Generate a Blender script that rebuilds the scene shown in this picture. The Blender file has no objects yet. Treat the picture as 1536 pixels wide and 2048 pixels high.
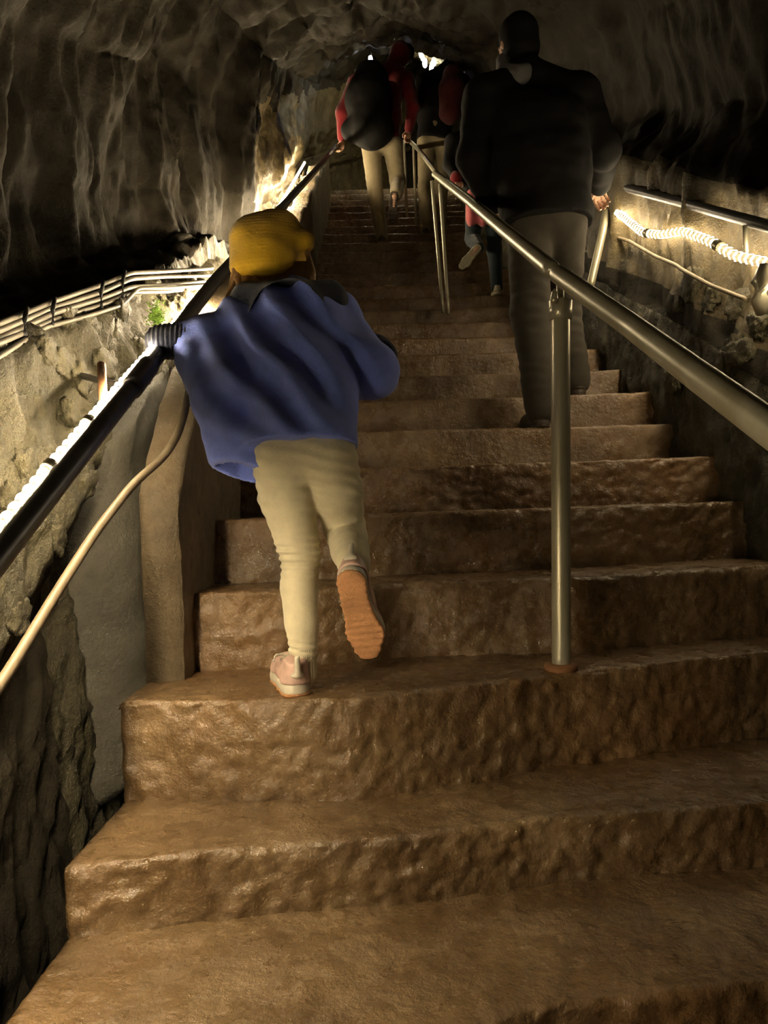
import bpy, math
import numpy as np
from mathutils import Vector, Matrix

# ------------------------------------------------------------------ camera, world, exposure
SC = bpy.context.scene
COL = SC.collection
F = 1500.0                                  # focal length in pixels of the 1536x2048 frame
ROLL = math.radians(2.0)
cam_d = bpy.data.cameras.new('camera'); cam = bpy.data.objects.new('camera', cam_d); COL.objects.link(cam)
cam_d.sensor_fit = 'VERTICAL'; cam_d.sensor_height = 24.0; cam_d.lens = 24.0 * F / 2048.0
cam_d.clip_start = 0.02
_r = Vector((math.cos(ROLL), 0, -math.sin(ROLL))); _u = Vector((math.sin(ROLL), 0, math.cos(ROLL))); _f = Vector((0, 1, 0))
cam.matrix_world = Matrix(((_r.x, _u.x, -_f.x, 0), (_r.y, _u.y, -_f.y, 0), (_r.z, _u.z, -_f.z, 0), (0, 0, 0, 1)))
SC.camera = cam
W = bpy.data.worlds.new('cave_air'); SC.world = W; W.use_nodes = True
W.node_tree.nodes['Background'].inputs[0].default_value = (0.75, 0.72, 0.62, 1)
W.node_tree.nodes['Background'].inputs[1].default_value = 0.022
SC.view_settings.view_transform = 'Standard'; SC.view_settings.look = 'None'
SC.view_settings.gamma = 1.0; SC.view_settings.use_curve_mapping = False
SC.view_settings.exposure = 0.0
SC.cycles.max_bounces = 4; SC.cycles.diffuse_bounces = 3; SC.cycles.glossy_bounces = 2; SC.cycles.transmission_bounces = 1
SC.cycles.use_denoising = True; SC.cycles.use_adaptive_sampling = True; SC.cycles.adaptive_threshold = 0.04; SC.cycles.use_light_tree = False; SC.cycles.sample_clamp_indirect = 4.0
ROPE_LEFT, ROPE_RIGHT = 320.0, 80.0          # strength of the two rope lights
ROPE_COL = (1.0, 0.80, 0.50)

def U(px, py, d):
    """world point seen at a pixel of the photograph, d metres in front of the camera"""
    v = _f * d + _r * ((px - 768) / F * d) - _u * ((py - 1024) / F * d)
    return np.array(v)

# ------------------------------------------------------------------ noise, meshes, materials
_rng = np.random.default_rng(11)
_perm = _rng.permutation(256); _perm = np.concatenate([_perm, _perm, _perm])
_gr = _rng.normal(size=(256, 3)); _gr /= np.linalg.norm(_gr, axis=1)[:, None]
def noise(p):
    p = np.asarray(p, float); i = np.floor(p).astype(int); f = p - i; i &= 255
    w = f * f * f * (f * (f * 6 - 15) + 10); out = np.zeros(p.shape[:-1])
    for a in (0, 1):
        for b in (0, 1):
            for c in (0, 1):
                g = _gr[_perm[_perm[_perm[(i[..., 0] + a) & 255] + ((i[..., 1] + b) & 255)] + ((i[..., 2] + c) & 255)]]
                dd = g[..., 0] * (f[..., 0] - a) + g[..., 1] * (f[..., 1] - b) + g[..., 2] * (f[..., 2] - c)
                out += dd * (w[..., 0] if a else 1 - w[..., 0]) * (w[..., 1] if b else 1 - w[..., 1]) * (w[..., 2] if c else 1 - w[..., 2])
    return out
def fbm(p, o=4, gain=.5, ridge=False):
    p = np.asarray(p, float); s = 0; a = 1.0
    for k in range(o):
        n = noise(p * (2.03 ** k) + 17.3 * k)
        s = s + a * ((.5 - np.abs(n) * 1.6) if ridge else n); a *= gain
    return s

def mesh_np(name, V, faces, smooth=True):
    me = bpy.data.meshes.new(name)
    V = np.asarray(V, np.float32)
    if isinstance(faces, np.ndarray):
        n = faces.shape[1]
        me.vertices.add(len(V)); me.vertices.foreach_set('co', V.ravel())
        me.loops.add(faces.size); me.loops.foreach_set('vertex_index', faces.astype(np.int32).ravel())
        me.polygons.add(len(faces))
        me.polygons.foreach_set('loop_start', np.arange(0, faces.size, n, dtype=np.int32))
        me.polygons.foreach_set('loop_total', np.full(len(faces), n, np.int32))
        me.update(calc_edges=True)
    else:
        me.from_pydata([tuple(map(float, v)) for v in V], [], faces); me.update()
    if smooth: me.polygons.foreach_set('use_smooth', np.ones(len(me.polygons), bool))
    me.validate(); me.update()
    return me
def link(name, me, mat, parent=None, **tags):
    o = bpy.data.objects.new(name, me); COL.objects.link(o)
    if me is not None and mat is not None and not me.materials: me.materials.append(mat)
    if parent is not None: o.parent = parent
    for k, v in tags.items(): o[k] = v
    return o
def empty(name, loc, **tags):
    o = bpy.data.objects.new(name, None); COL.objects.link(o); o.location = tuple(loc); o.empty_display_size = .05
    for k, v in tags.items(): o[k] = v
    bpy.context.view_layer.update()
    return o
def child_of(root, name, me, mat, **tags):
    """mesh given in world coordinates, made a child of a root that stands elsewhere"""
    bpy.context.view_layer.update()
    inv = root.matrix_world.inverted()
    me.transform(inv)
    return link(name, me, mat, root, **tags)

class NT:
    def __init__(s, name):
        s.m = bpy.data.materials.new(name); s.m.use_nodes = True; s.t = s.m.node_tree
        s.b = s.t.nodes['Principled BSDF']; s.co = s.t.nodes.new('ShaderNodeTexCoord').outputs['Object']
    def n(s, ty, **kw):
        x = s.t.nodes.new(ty)
        for k, v in kw.items():
            if hasattr(x, k) and not k[0].isupper(): setattr(x, k, v)
            else: x.inputs[k].default_value = v
        return x
    def l(s, a, b): s.t.links.new(a, b)
    def noise(s, scale, detail=6, rough=.6, stretch=None, dist=0):
        x = s.n('ShaderNodeTexNoise', Scale=scale, Detail=detail, Roughness=rough, Distortion=dist)
        if stretch:
            mp = s.n('ShaderNodeMapping'); mp.inputs['Scale'].default_value = stretch; s.l(s.co, mp.inputs[0]); s.l(mp.outputs[0], x.inputs['Vector'])
        else: s.l(s.co, x.inputs['Vector'])
        return x.outputs['Fac']
    def ramp(s, fac, stops):
        r = s.n('ShaderNodeValToRGB'); e = r.color_ramp.elements
        while len(e) < len(stops): e.new(.5)
        for k, (p, c) in enumerate(stops):
            e[k].position = p; e[k].color = tuple(c) + (1,) if len(c) == 3 else c
        s.l(fac, r.inputs[0]); return r.outputs[0]
    def mix(s, fac, a, b, mode='MIX'):
        x = s.n('ShaderNodeMix', data_type='RGBA', blend_type=mode)
        if isinstance(fac, (int, float)): x.inputs[0].default_value = fac
        else: s.l(fac, x.inputs[0])
        for i, v in ((6, a), (7, b)):
            if isinstance(v, tuple): x.inputs[i].default_value = v + (1,)
            else: s.l(v, x.inputs[i])
        return x.outputs[2]
    def bump(s, h, strength, dist, prev=None):
        b = s.n('ShaderNodeBump', Strength=strength, Distance=dist); s.l(h, b.inputs['Height'])
        if prev is not None: s.l(prev, b.inputs['Normal'])
        return b.outputs[0]
    def done(s, color=None, rough=.6, normal=None, metal=0., spec=.5, sheen=0., coat=0.):
        b = s.b
        if isinstance(color, tuple): b.inputs['Base Color'].default_value = color + (1,)
        elif color is not None: s.l(color, b.inputs['Base Color'])
        if isinstance(rough, float): b.inputs['Roughness'].default_value = rough
        else: s.l(rough, b.inputs['Roughness'])
        b.inputs['Metallic'].default_value = metal; b.inputs['Specular IOR Level'].default_value = spec
        b.inputs['Sheen Weight'].default_value = sheen; b.inputs['Coat Weight'].default_value = coat
        if normal is not None: s.l(normal, b.inputs['Normal'])
        return s.m

def rock_mat(name, dark, mid, light, wet=.55, bs=1.0, sp=.5):
    t = NT(name)
    c = t.ramp(t.noise(2.6, 5, .65), [(.28, dark), (.52, mid), (.75, light)])
    c = t.mix(t.ramp(t.noise(14, 3, .6), [(.35, (0, 0, 0)), (.7, (1, 1, 1))]), c, t.mix(.5, c, light))
    nb = t.bump(t.noise(38, 5, .75), .7 * bs, .012)
    r = t.ramp(t.noise(9, 2), [(.35, (wet,) * 3), (.7, (.75,) * 3)])
    return t.done(c, r, nb, spec=sp)
def simple(name, color, rough=.6, metal=0., bump=None, spec=.5, sheen=0., vary=.25):
    t = NT(name); nb = None
    dk = tuple(c * (1 - vary) for c in color); lt = tuple(min(1, c * (1 + vary)) for c in color)
    c = t.ramp(t.noise(18, 5), [(.3, dk), (.7, lt)])
    if bump: nb = t.bump(t.noise(bump[0], 4), bump[1], bump[2])
    return t.done(c, rough, nb, metal, spec, sheen)

M = {}
M['rock'] = rock_mat('lava_rock', (.0065, .005, .0029), (.0135, .0108, .0065), (.028, .023, .0145), .7, 1.0, .16)
M['lit_rock'] = rock_mat('rope_lit_rock', (.02, .0145, .005), (.05, .036, .013), (.11, .08, .03), .35, 1.5)  # lighter ochre copy of the rock, rope-light glow painted into its colour
M['rubble'] = rock_mat('rubble_mortar', (.015, .012, .005), (.034, .028, .011), (.070, .058, .025), .4, 2.0)
M['stone'] = rock_mat('rubble_stone', (.018, .0145, .006), (.040, .033, .0135), (.080, .066, .028), .4, 2.0)
M['plaster'] = rock_mat('grey_render', (.035, .031, .022), (.055, .05, .036), (.085, .077, .056), .5, 1.2)
M['kerb'] = rock_mat('brown_kerb', (.05, .035, .018), (.10, .072, .038), (.17, .125, .07), .4, 1.3)
t = NT('wet_steps')
c = t.ramp(t.noise(3.2, 5, .6), [(.3, (.10, .060, .027)), (.5, (.185, .118, .058)), (.72, (.32, .218, .115))])
c = t.mix(t.ramp(t.noise(1.3, 3), [(.45, (0, 0, 0)), (.7, (.55, .55, .55))]), c, (.26, .125, .038))
c = t.mix(t.ramp(t.noise(22, 5), [(.35, (.4, .4, .4)), (.6, (1, 1, 1))]), (.12, .072, .030), c)
nb = t.bump(t.noise(30, 5, .68), .75, .014)
M['step'] = t.done(c, t.ramp(t.noise(11, 5), [(.40, (.10, .10, .10)), (.62, (.5, .5, .5))]), nb, spec=.6, coat=.45); t.b.inputs['Coat Roughness'].default_value = .17; t.l(nb, t.b.inputs['Coat Normal'])
t = NT('galvanised_steel')
c = t.ramp(t.noise(9, 4, .6, (1, 1, .3)), [(.3, (.36, .32, .21)), (.5, (.47, .44, .32)), (.7, (.56, .53, .41))])
M['steel'] = t.done(c, .34, None, .45)
M['darksteel'] = simple('dark_painted_steel', (.10, .10, .105), .38, .55, (60, .15, .002))
M['rust'] = simple('rusted_iron', (.26, .12, .05), .8, .1, (70, .5, .003))
M['cable'] = simple('grey_cable_sheath', (.12, .105, .08), .5, 0, None)
M['conduit'] = simple('tan_cable_sheath', (.13, .10, .06), .45, 0, (90, .2, .002))
M['tie'] = simple('black_cable_tie', (.02, .02, .02), .5)
def emit(name, col, k):
    t = NT(name); t.b.inputs['Emission Color'].default_value = col + (1,); t.b.inputs['Emission Strength'].default_value = k
    return t.done((.8, .75, .6), .4)
M['rope_l'] = emit('left_rope_glow', ROPE_COL, ROPE_LEFT); M['rope_r'] = emit('right_rope_glow', ROPE_COL, ROPE_RIGHT)
M['rope_gap'] = emit('rope_between_diodes', (1.0, .72, .3), .45)
M['lamp_cool'] = emit('cool_lamp', (.72, .80, 1.0), 60.0); M['lamp_warm'] = emit('warm_lamp', (1.0, .86, .5), 200.0)
M['moss'] = simple('bright_moss', (.10, .19, .012), .8, 0, (200, .6, .006))

# ------------------------------------------------------------------ implicit surfaces for bodies and clothes
class Field:
    def __init__(s, lo, hi, h):
        lo, hi = np.minimum(lo, hi), np.maximum(lo, hi); s.h = h; s.lo = np.array(lo, float); n = np.ceil((np.array(hi) - s.lo) / h).astype(int) + 1
        s.ax = [s.lo[i] + h * np.arange(n[i]) for i in range(3)]; s.f = np.full(tuple(n), .12, np.float32)
    def sub(s, lo, hi):
        sl = []
        for i in range(3):
            a = int(np.clip(np.floor((lo[i] - s.lo[i]) / s.h), 0, len(s.ax[i]))); b = int(np.clip(np.ceil((hi[i] - s.lo[i]) / s.h) + 1, 0, len(s.ax[i])))
            sl.append(slice(a, b))
        return tuple(sl), s.ax[0][sl[0]][:, None, None], s.ax[1][sl[1]][None, :, None], s.ax[2][sl[2]][None, None, :]
    def _add(s, sl, d, k):
        f = s.f[sl]
        if k > 0:
            hh = np.clip(.5 + .5 * (f - d) / k, 0, 1); s.f[sl] = f * (1 - hh) + d * hh - k * hh * (1 - hh)
        else: s.f[sl] = np.minimum(f, d)
    def cone(s, a, b, r1, r2, k=.02):
        a = np.asarray(a, float); b = np.asarray(b, float); m = max(r1, r2) + k + .06
        sl, X, Y, Z = s.sub(np.minimum(a, b) - m, np.maximum(a, b) + m)
        ab = b - a; L = max(ab @ ab, 1e-9)
        t_ = np.clip(((X - a[0]) * ab[0] + (Y - a[1]) * ab[1] + (Z - a[2]) * ab[2]) / L, 0, 1)
        d = np.sqrt((X - a[0] - t_ * ab[0]) ** 2 + (Y - a[1] - t_ * ab[1]) ** 2 + (Z - a[2] - t_ * ab[2]) ** 2) - (r1 + (r2 - r1) * t_)
        s._add(sl, d, k); return s
    def chain(s, pts, rs, k=.02):
        for i in range(len(pts) - 1): s.cone(pts[i], pts[i + 1], rs[i], rs[i + 1], k)
        return s
    def ball(s, c, r, k=.02, rot=None):
        c = np.asarray(c, float); r = np.asarray(r, float) * np.ones(3); m = r.max() + k + .06
        sl, X, Y, Z = s.sub(c - m, c + m); X = X - c[0]; Y = Y - c[1]; Z = Z - c[2]
        if rot is not None:
            R = np.array(rot); X, Y, Z = (R[0, 0] * X + R[1, 0] * Y + R[2, 0] * Z, R[0, 1] * X + R[1, 1] * Y + R[2, 1] * Z, R[0, 2] * X + R[1, 2] * Y + R[2, 2] * Z)
        k0 = np.sqrt((X / r[0]) ** 2 + (Y / r[1]) ** 2 + (Z / r[2]) ** 2); k1 = np.sqrt((X / r[0] ** 2) ** 2 + (Y / r[1] ** 2) ** 2 + (Z / r[2] ** 2) ** 2)
        s._add(sl, k0 * (k0 - 1) / np.maximum(k1, 1e-6), k); return s
    def grid(s): return np.meshgrid(*s.ax, indexing='ij')
    def cut(s, p, n):                       # remove what lies on the side of n
        n = np.asarray(n, float); n = n / np.linalg.norm(n); p = np.asarray(p, float)
        d = (s.ax[0][:, None, None] - p[0]) * n[0] + (s.ax[1][None, :, None] - p[1]) * n[1] + (s.ax[2][None, None, :] - p[2]) * n[2]
        s.f = np.maximum(s.f, d); return s
    def carve(s, other): s.f = np.maximum(s.f, -other.f); return s
    def wrinkle(s, fn):
        near = np.abs(s.f) < .05; ii = np.nonzero(near)
        P = np.stack([s.ax[i][ii[i]] for i in range(3)], -1); s.f[ii] += fn(P).astype(np.float32); return s
    def like(s):
        o = Field.__new__(Field); o.h = s.h; o.lo = s.lo; o.ax = s.ax; o.f = np.full(s.f.shape, .12, np.float32); return o
    def mesh(s, name):
        f = s.f; ins = f < 0; h = s.h
        n = np.array(f.shape) - 1; cnt = np.zeros(n, np.int8)
        C = [(a, b, c) for a in (0, 1) for b in (0, 1) for c in (0, 1)]
        sh = lambda A, o: A[o[0]:o[0] + n[0], o[1]:o[1] + n[1], o[2]:o[2] + n[2]]
        for o in C: cnt += sh(ins, o)
        act = np.nonzero((cnt > 0) & (cnt < 8)); na = len(act[0])
        vals = {o: f[act[0] + o[0], act[1] + o[1], act[2] + o[2]] for o in C}
        P = np.zeros((na, 3)); w = np.zeros(na)
        for o in C:
            for ax in range(3):
                if o[ax]: continue
                q = list(o); q[ax] = 1; q = tuple(q); a = vals[o]; b = vals[q]; m = (a < 0) != (b < 0)
                tt = np.where(m, a / np.where(m, a - b, 1), 0); pt = np.array(o, float)[None, :].repeat(na, 0); pt[:, ax] += tt
                P[m] += pt[m]; w += m
        P = P / w[:, None] + np.stack(act, -1)
        idx = -np.ones(tuple(n), np.int64); idx[act] = np.arange(na); faces = []
        for ax in range(3):
            o1, o2 = [(1, 2), (2, 0), (0, 1)][ax]
            sl = [slice(1, None)] * 3; sl[ax] = slice(None)
            a = ins[tuple(slice(0, n[i]) if i == ax else slice(1, n[i]) for i in range(3))]
            b = ins[tuple(slice(1, n[i] + 1) if i == ax else slice(1, n[i]) for i in range(3))]
            e = np.nonzero(a != b); fl = a[e]; base = [e[0].copy(), e[1].copy(), e[2].copy()]
            for i in range(3):
                if i != ax: base[i] = base[i] + 1
            def cell(d1, d2):
                q = [x.copy() for x in base]; q[o1] -= d1; q[o2] -= d2; return idx[tuple(q)]
            A, B, Cc, D = cell(1, 1), cell(0, 1), cell(0, 0), cell(1, 0)
            q = np.stack([A, B, Cc, D], -1); q[~fl] = q[~fl][:, ::-1]; faces.append(q)
        return mesh_np(name, P * h + s.lo, np.concatenate(faces))

# ------------------------------------------------------------------ the stair line and the tunnel
_SD = [(-4., -3.6), (1.14, -.83), (1.45, -.685), (1.80, -.44), (2.10, -.215), (2.40, .0), (5.4, 1.55), (7.4, 2.80), (9., 3.75), (14., 6.6)]
def S(d): return np.interp(d, [a for a, b in _SD], [b for a, b in _SD])

def tread_x(picks, z):                       # edge pixels -> (x, depth) at a constant height
    out = []
    for px, py in picks:
        v = U(px, py, 1.0); d = z / v[2]; out.append((v[0] * d, d))
    return out

STEPS = []                                   # (z, [(x, depth) of the nose])
zC, zB, zA, zD = -.83, -.685, -.44, -.215
eC = [(-1.2, 1.13), (-.3, 1.14), (.0, 1.165)] + tread_x([(1100, 2015), (1536, 1966)], zC)
eB = tread_x([(85, 1738), (520, 1692), (768, 1675), (1100, 1640), (1536, 1606)], zB)
eA = tread_x([(205, 1402), (480, 1402), (700, 1396), (900, 1375), (1120, 1347), (1536, 1303)], zA)
eD = tread_x([(365, 1187), (560, 1180), (800, 1166), (1150, 1155), (1536, 1130)], zD)
eE = [(x, d + .30 + .03 * x) for x, d in eD]
for k, dz in enumerate((.20, .40, .60, .80)):                        # down behind the photographer
    STEPS.insert(0, (zC - dz, [(-1.2, 1.13 - .31 * (k + 1)), (1.4, 1.30 - .31 * (k + 1))]))
STEPS += [(zC, eC), (zB, eB), (zA, eA), (zD, eD), (-.005, eE)]
d0, z0 = np.mean([d for x, d in eE]) + .02, -.005; k = 0
rs = np.random.default_rng(4)
while d0 < 9.5:
    far = d0 > 5.4; tr = .31 if far else .345; ri = .198 if far else .180
    d0 += tr; z0 += ri; sk = .05 + .03 * rs.normal()
    STEPS.append((z0, [(-1.2, d0 - 1.0 * sk), (0, d0), (1.5, d0 + 1.5 * sk + .01 * rs.normal())]))
XL, XR = -.655, 1.33

floor = empty('floor', (0, 1.2, -1.9), kind='structure', label='long flight of worn wet brown stone steps climbing through the cave', category='stairs')
def build_step(i):
    z, e = STEPS[i]; zl = STEPS[i - 1][0] if i else z - .2
    e = sorted(e); ex = [a for a, b in e]; ed = [b for a, b in e]
    if i + 1 < len(STEPS): e2 = sorted(STEPS[i + 1][1])
    else: e2 = [(a, b + .31) for a, b in e]
    near = ed[0] < 2.9 and ed[0] > .9
    dx = .008 if near else .03
    xl = XL + (.0 if i < 7 else .09)
    xs = np.concatenate([[xl + .0], np.arange(xl + .006, XR + .08, dx)])
    fy = np.interp(xs, ex, ed); fy = fy + .010 * noise(np.stack([xs * 2.2, xs * 0 + i * 3.1, xs * 0], -1))
    by = np.interp(xs, [a for a, b in e2], [b for a, b in e2]) + .05
    nr, nn, ntr = (26, 6, 34) if near else (8, 3, 8)
    R = .016; bat = .018
    cols = []
    for t_ in np.linspace(0, 1, nr): cols.append((fy - bat * (t_ - 1) * 0 + bat * (1 - t_) * -1 * 0 + bat * (1 - t_) * .0 + (1 - t_) * .006, np.full_like(fy, zl - .04 + (z - R - zl + .04) * t_), 1., 0.))
    for t_ in np.linspace(0, 1, nn + 2)[1:-1]:
        a = t_ * math.pi / 2; cols.append((fy + R * (1 - math.cos(a)), np.full_like(fy, z - R + R * math.sin(a)), math.cos(a), math.sin(a)))
    for t_ in np.linspace(0, 1, ntr): cols.append((fy + R + (by - fy - R) * t_, np.full_like(fy, z), 0., 1.))
    Y = np.stack([c[0] for c in cols], 1); Z = np.stack([c[1] for c in cols], 1)
    NY = np.array([-c[2] for c in cols])[None, :]; NZ = np.array([c[3] for c in cols])[None, :]
    X = np.repeat(xs[:, None], Y.shape[1], 1)
    P = np.stack([X, Y, Z], -1)
    big = fbm(P * [5, 5, 5] + i * 7.7, 4); fine = fbm(P * 26 + 3.3, 3); rid = fbm(P * [11, 11, 16] + 9 * i, 3, .55, True)
    lump = .010 * big + .0075 * fine - .011 * np.clip(rid - .35, 0, 1)
    lump = lump * np.where(np.abs(NY) > .5, 1.25, .62) - .006 * np.clip(fbm(P * [9, 9, 9] + 50 + i, 2), 0, 1) * (NZ > .2) * (np.abs(NY) > .1)
    Y = Y + NY * lump; Z = Z + NZ * lump * .8
    # rounded left end, then a closed back
    Xo = [xs[0] + .0]
    end = np.stack([X[0] + .0, Y[0], Z[0]], -1)
    P = np.stack([X, Y, Z], -1)
    r0 = P[0].copy(); r0[:, 0] -= .012; r0[:, 1] += .012 * np.abs(NY[0]); r0[:, 2] -= .010 * NZ[0]
    r1 = P[0].copy(); r1[:, 0] -= .018; r1[:, 1] += .030 * np.abs(NY[0]); r1[:, 2] -= .026 * NZ[0]
    P = np.concatenate([r1[None], r0[None], P], 0)
    back = P[:, -1:].copy(); back[:, :, 2] = zl - .06; bot = P[:, :1].copy(); bot[:, :, 2] = zl - .06
    P = np.concatenate([bot, P, back], 1)
    a, b = P.shape[:2]; ids = np.arange(a * b).reshape(a, b)
    q = np.stack([ids[:-1, :-1], ids[1:, :-1], ids[1:, 1:], ids[:-1, 1:]], -1).reshape(-1, 4)
    faces = [tuple(map(int, f)) for f in q]
    faces += [tuple(map(int, [ids[k, 0], ids[k, -1], ids[k + 1, -1], ids[k + 1, 0]])) for k in range(a - 1)]
    faces += [tuple(map(int, ids[0])), tuple(map(int, ids[-1][::-1]))]
    me = mesh_np('step', P.reshape(-1, 3), faces)
    child_of(floor, 'step', me, M['step'])
for i in range(len(STEPS)): build_step(i)

# low kerb along the left end of the upper steps
def kerb():
    ds = np.concatenate([np.linspace(2.045, 2.08, 5), np.arange(2.1, 9, .03)]); prof = []
    for d in ds:
        top = S(d) + float(np.interp(d, [2.05, 2.25, 2.7, 4, 5, 8], [.34, .40, .60, .64, .55, .55])) + .02 * math.sin(d * 9); bot = S(d) - .5
        xr = -.56 + .05 * np.interp(d, [2, 8], [0, 1]); r = .02
        xo = -.665
        prof.append([(xr, d, z_) for z_ in np.linspace(bot, top - r, 22)] + [(xr - r * (1 - math.cos(a)), d, top - r + r * math.sin(a)) for a in (.5, 1.0, 1.57)] + [(x_, d, top) for x_ in np.linspace(xr - r - .01, xo, 5)] + [(xo, d, z_) for z_ in np.linspace(top, bot, 8)])
    P = np.array(prof); P[..., 0] += .011 * fbm(P * 7, 4) + .005 * fbm(P * 25, 2); P[..., 2] += .012 * fbm(P * 6 + 9, 3)
    P[:4, :, 1] += .008 * fbm(P[:4] * [9, 0, 9], 3) 
    a, b = P.shape[:2]; ids = np.arange(a * b).reshape(a, b)
    q = [tuple(map(int, f)) for f in np.stack([ids[:-1, :-1], ids[1:, :-1], ids[1:, 1:], ids[:-1, 1:]], -1).reshape(-1, 4)]
    q += [tuple(map(int, ids[0])), tuple(map(int, ids[-1][::-1]))]
    link('trim_1', mesh_np('trim_1', P.reshape(-1, 3), q), M['kerb'], kind='structure', label='low rough kerb along the left end of the steps', category='kerb')
kerb()

# tunnel cross section, height above the stair line -> x
def profile(d):
    led = float(np.clip(.39 + .41 * (d - 1.66) - S(d), .42, 1.1)) if d > 0 else 1.0
    fade = float(np.interp(d, [3.2, 5.0], [1, 0]))                      # the ledge dies away up the tunnel
    hh = float(np.interp(d, [0, 4, 6, 8, 12], [2.75, 2.55, 2.1, 1.85, 1.8]))
    nar = float(np.interp(d, [3.5, 8], [1, .78]))
    L = [(-.75, -.80), (-.1, -.86), (.20, -.88), (.34, -.84), (.40, -.785), (.44 + .11 * (led > .6), -.79), (led - .03, -.83), (led, -.86), (led + .012, -.90 - .0 * fade),
         (led + .03, -.92 - .16 * fade), (led + .10, -.97 - .22 * fade), (led + .4, -.95 - .30 * fade), (max(led + .6, hh * .62), -.95 - .25 * fade), (hh * .80, -.85 - .12 * fade)]
    T = [(hh * .80, -.85 - .12 * fade), (hh * .93, -.55), (hh, -.05), (hh * 1.0, .45), (hh * .95, .95), (hh * .84, 1.35)]
    R = [(hh * .84, 1.35), (hh * .70, 1.55), (1.28, 1.62), (1.10, 1.52), (.95, 1.42), (.55, 1.40), (.30, 1.36), (.0, 1.32), (-.75, 1.34)]
    res = []
    for seg, n in ((L, 150), (T, 110), (R, 120)):
        a = np.array(seg); a[:, 1] *= np.where((a[:, 1] < 0) & (a[:, 0] < .62), .5 + .5 * nar if False else 1 - .25 * (1 - nar), nar)
        s_ = np.concatenate([[0], np.cumsum(np.hypot(*np.diff(a, axis=0).T))]); q = np.linspace(0, s_[-1], n)
        bend = .16 * max(0, d - 8.4) ** 2
        res.append(np.stack([np.interp(q, s_, a[:, 1]) + bend, np.full(n, d), S(d) + np.interp(q, s_, a[:, 0])], -1))
    return res
ds = np.concatenate([np.arange(-3.2, .8, .07), np.arange(.8, 4.2, .0155), np.arange(4.2, 11.3, .035)])
secs = [profile(d) for d in ds]
def rockify(P, rub):
    du = np.gradient(P, axis=0); dv = np.gradient(P, axis=1); N = np.cross(du, dv); N /= np.maximum(np.linalg.norm(N, axis=-1), 1e-6)[..., None]
    h_ = P[..., 2] - S(P[..., 1])
    q = P * [1, 1, .75]
    v = .16 * fbm(q * [1.7, 1.7, 1.0], 3) + .085 * (fbm(q * [3.4, 3.4, 1.2] + 5, 3, .5, True) - .3) + .022 * fbm(P * [10, 10, 5], 3) + .006 * fbm(P * 34, 2)
    v2 = .02 * fbm(P * 3, 2) + .032 * fbm(P * [10, 10, 5], 3) + .030 * (fbm(P * [19, 19, 7], 3, .6, True) - .3) + .006 * fbm(P * 55, 2)
    return P + N * np.where(rub, v2, v)[..., None]
names = ['wall_left', 'ceiling', 'wall_right']; SHELL = {}
labs = ['rough cave wall on the left, rubble below a ledge and dark rock above', 'dark lumpy rock vault above the steps', 'rough dark rock wall on the right of the steps']
P0 = [np.stack([s_[j] for s_ in secs], 0) for j in range(3)]
full = np.concatenate([P0[0], P0[1][:, 1:], P0[2][:, 1:]], 1)
hrel = full[..., 2] - S(full[..., 1])
led_h = np.array([np.clip(.39 + .41 * (d - 1.66) - S(d), .42, 1.1) for d in ds])[:, None]
colid = np.arange(full.shape[1])[None, :]
rubw = ((colid < 150) & (hrel < led_h + .01)) | ((colid > 330) & (hrel < .3))
fullD = rockify(full, rubw)
cuts = [(0, 150), (149, 259), (258, 378)]
for j, nm in enumerate(names):
    P = fullD[:, cuts[j][0]:cuts[j][1]]; a, b = P.shape[:2]; ids = np.arange(a * b).reshape(a, b)
    q = np.stack([ids[:-1, :-1], ids[1:, :-1], ids[1:, 1:], ids[:-1, 1:]], -1).reshape(-1, 4)
    me = mesh_np(nm, P.reshape(-1, 3), q)
    me.materials.append(M['rock']); me.materials.append(M['rubble'])
    rb = rubw[:, cuts[j][0]:cuts[j][1]][:-1, :-1].ravel()
    me.materials.append(M['lit_rock']); hr_ = hrel[:, cuts[j][0]:cuts[j][1]][:-1, :-1]; dr_ = full[:, cuts[j][0]:cuts[j][1], 1][:-1, :-1]
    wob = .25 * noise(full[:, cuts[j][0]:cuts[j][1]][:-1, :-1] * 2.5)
    lit_mask = ((j == 0) & (dr_ > 5.3 + 1.5 * wob) & (hr_ < 1.35 + wob)) | ((j == 2) & (hr_ > .42 + .3 * wob) & (hr_ < 1.0 + .3 * wob) & (dr_ > 2.0))  # far left strip and right band: rope glow painted in as lighter rock
    rb = np.where(lit_mask.ravel(), 2, rb); rb = np.where(((j == 0) & (hr_ < .36) & (dr_ < 1.9)).ravel(), 0, rb)  # darker rock at the near left wall foot paints in its shade
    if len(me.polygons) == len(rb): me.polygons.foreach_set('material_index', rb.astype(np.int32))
    SHELL[nm] = link(nm, me, None, kind='structure', label=labs[j], category='wall' if j != 1 else 'ceiling')
# the tunnel bends out of sight: rock closing it
P = fullD[-1]; c = P.mean(0) + [0, .5, 0]
V = [tuple(c)] + [tuple(p) for p in P]
link('wall_back', mesh_np('wall_back', V, [(0, i, i + 1) for i in range(1, len(V) - 1)] + [(0, len(V) - 1, 1)]), M['rock'], kind='structure', label='dark rock where the tunnel bends out of sight', category='wall')

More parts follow.
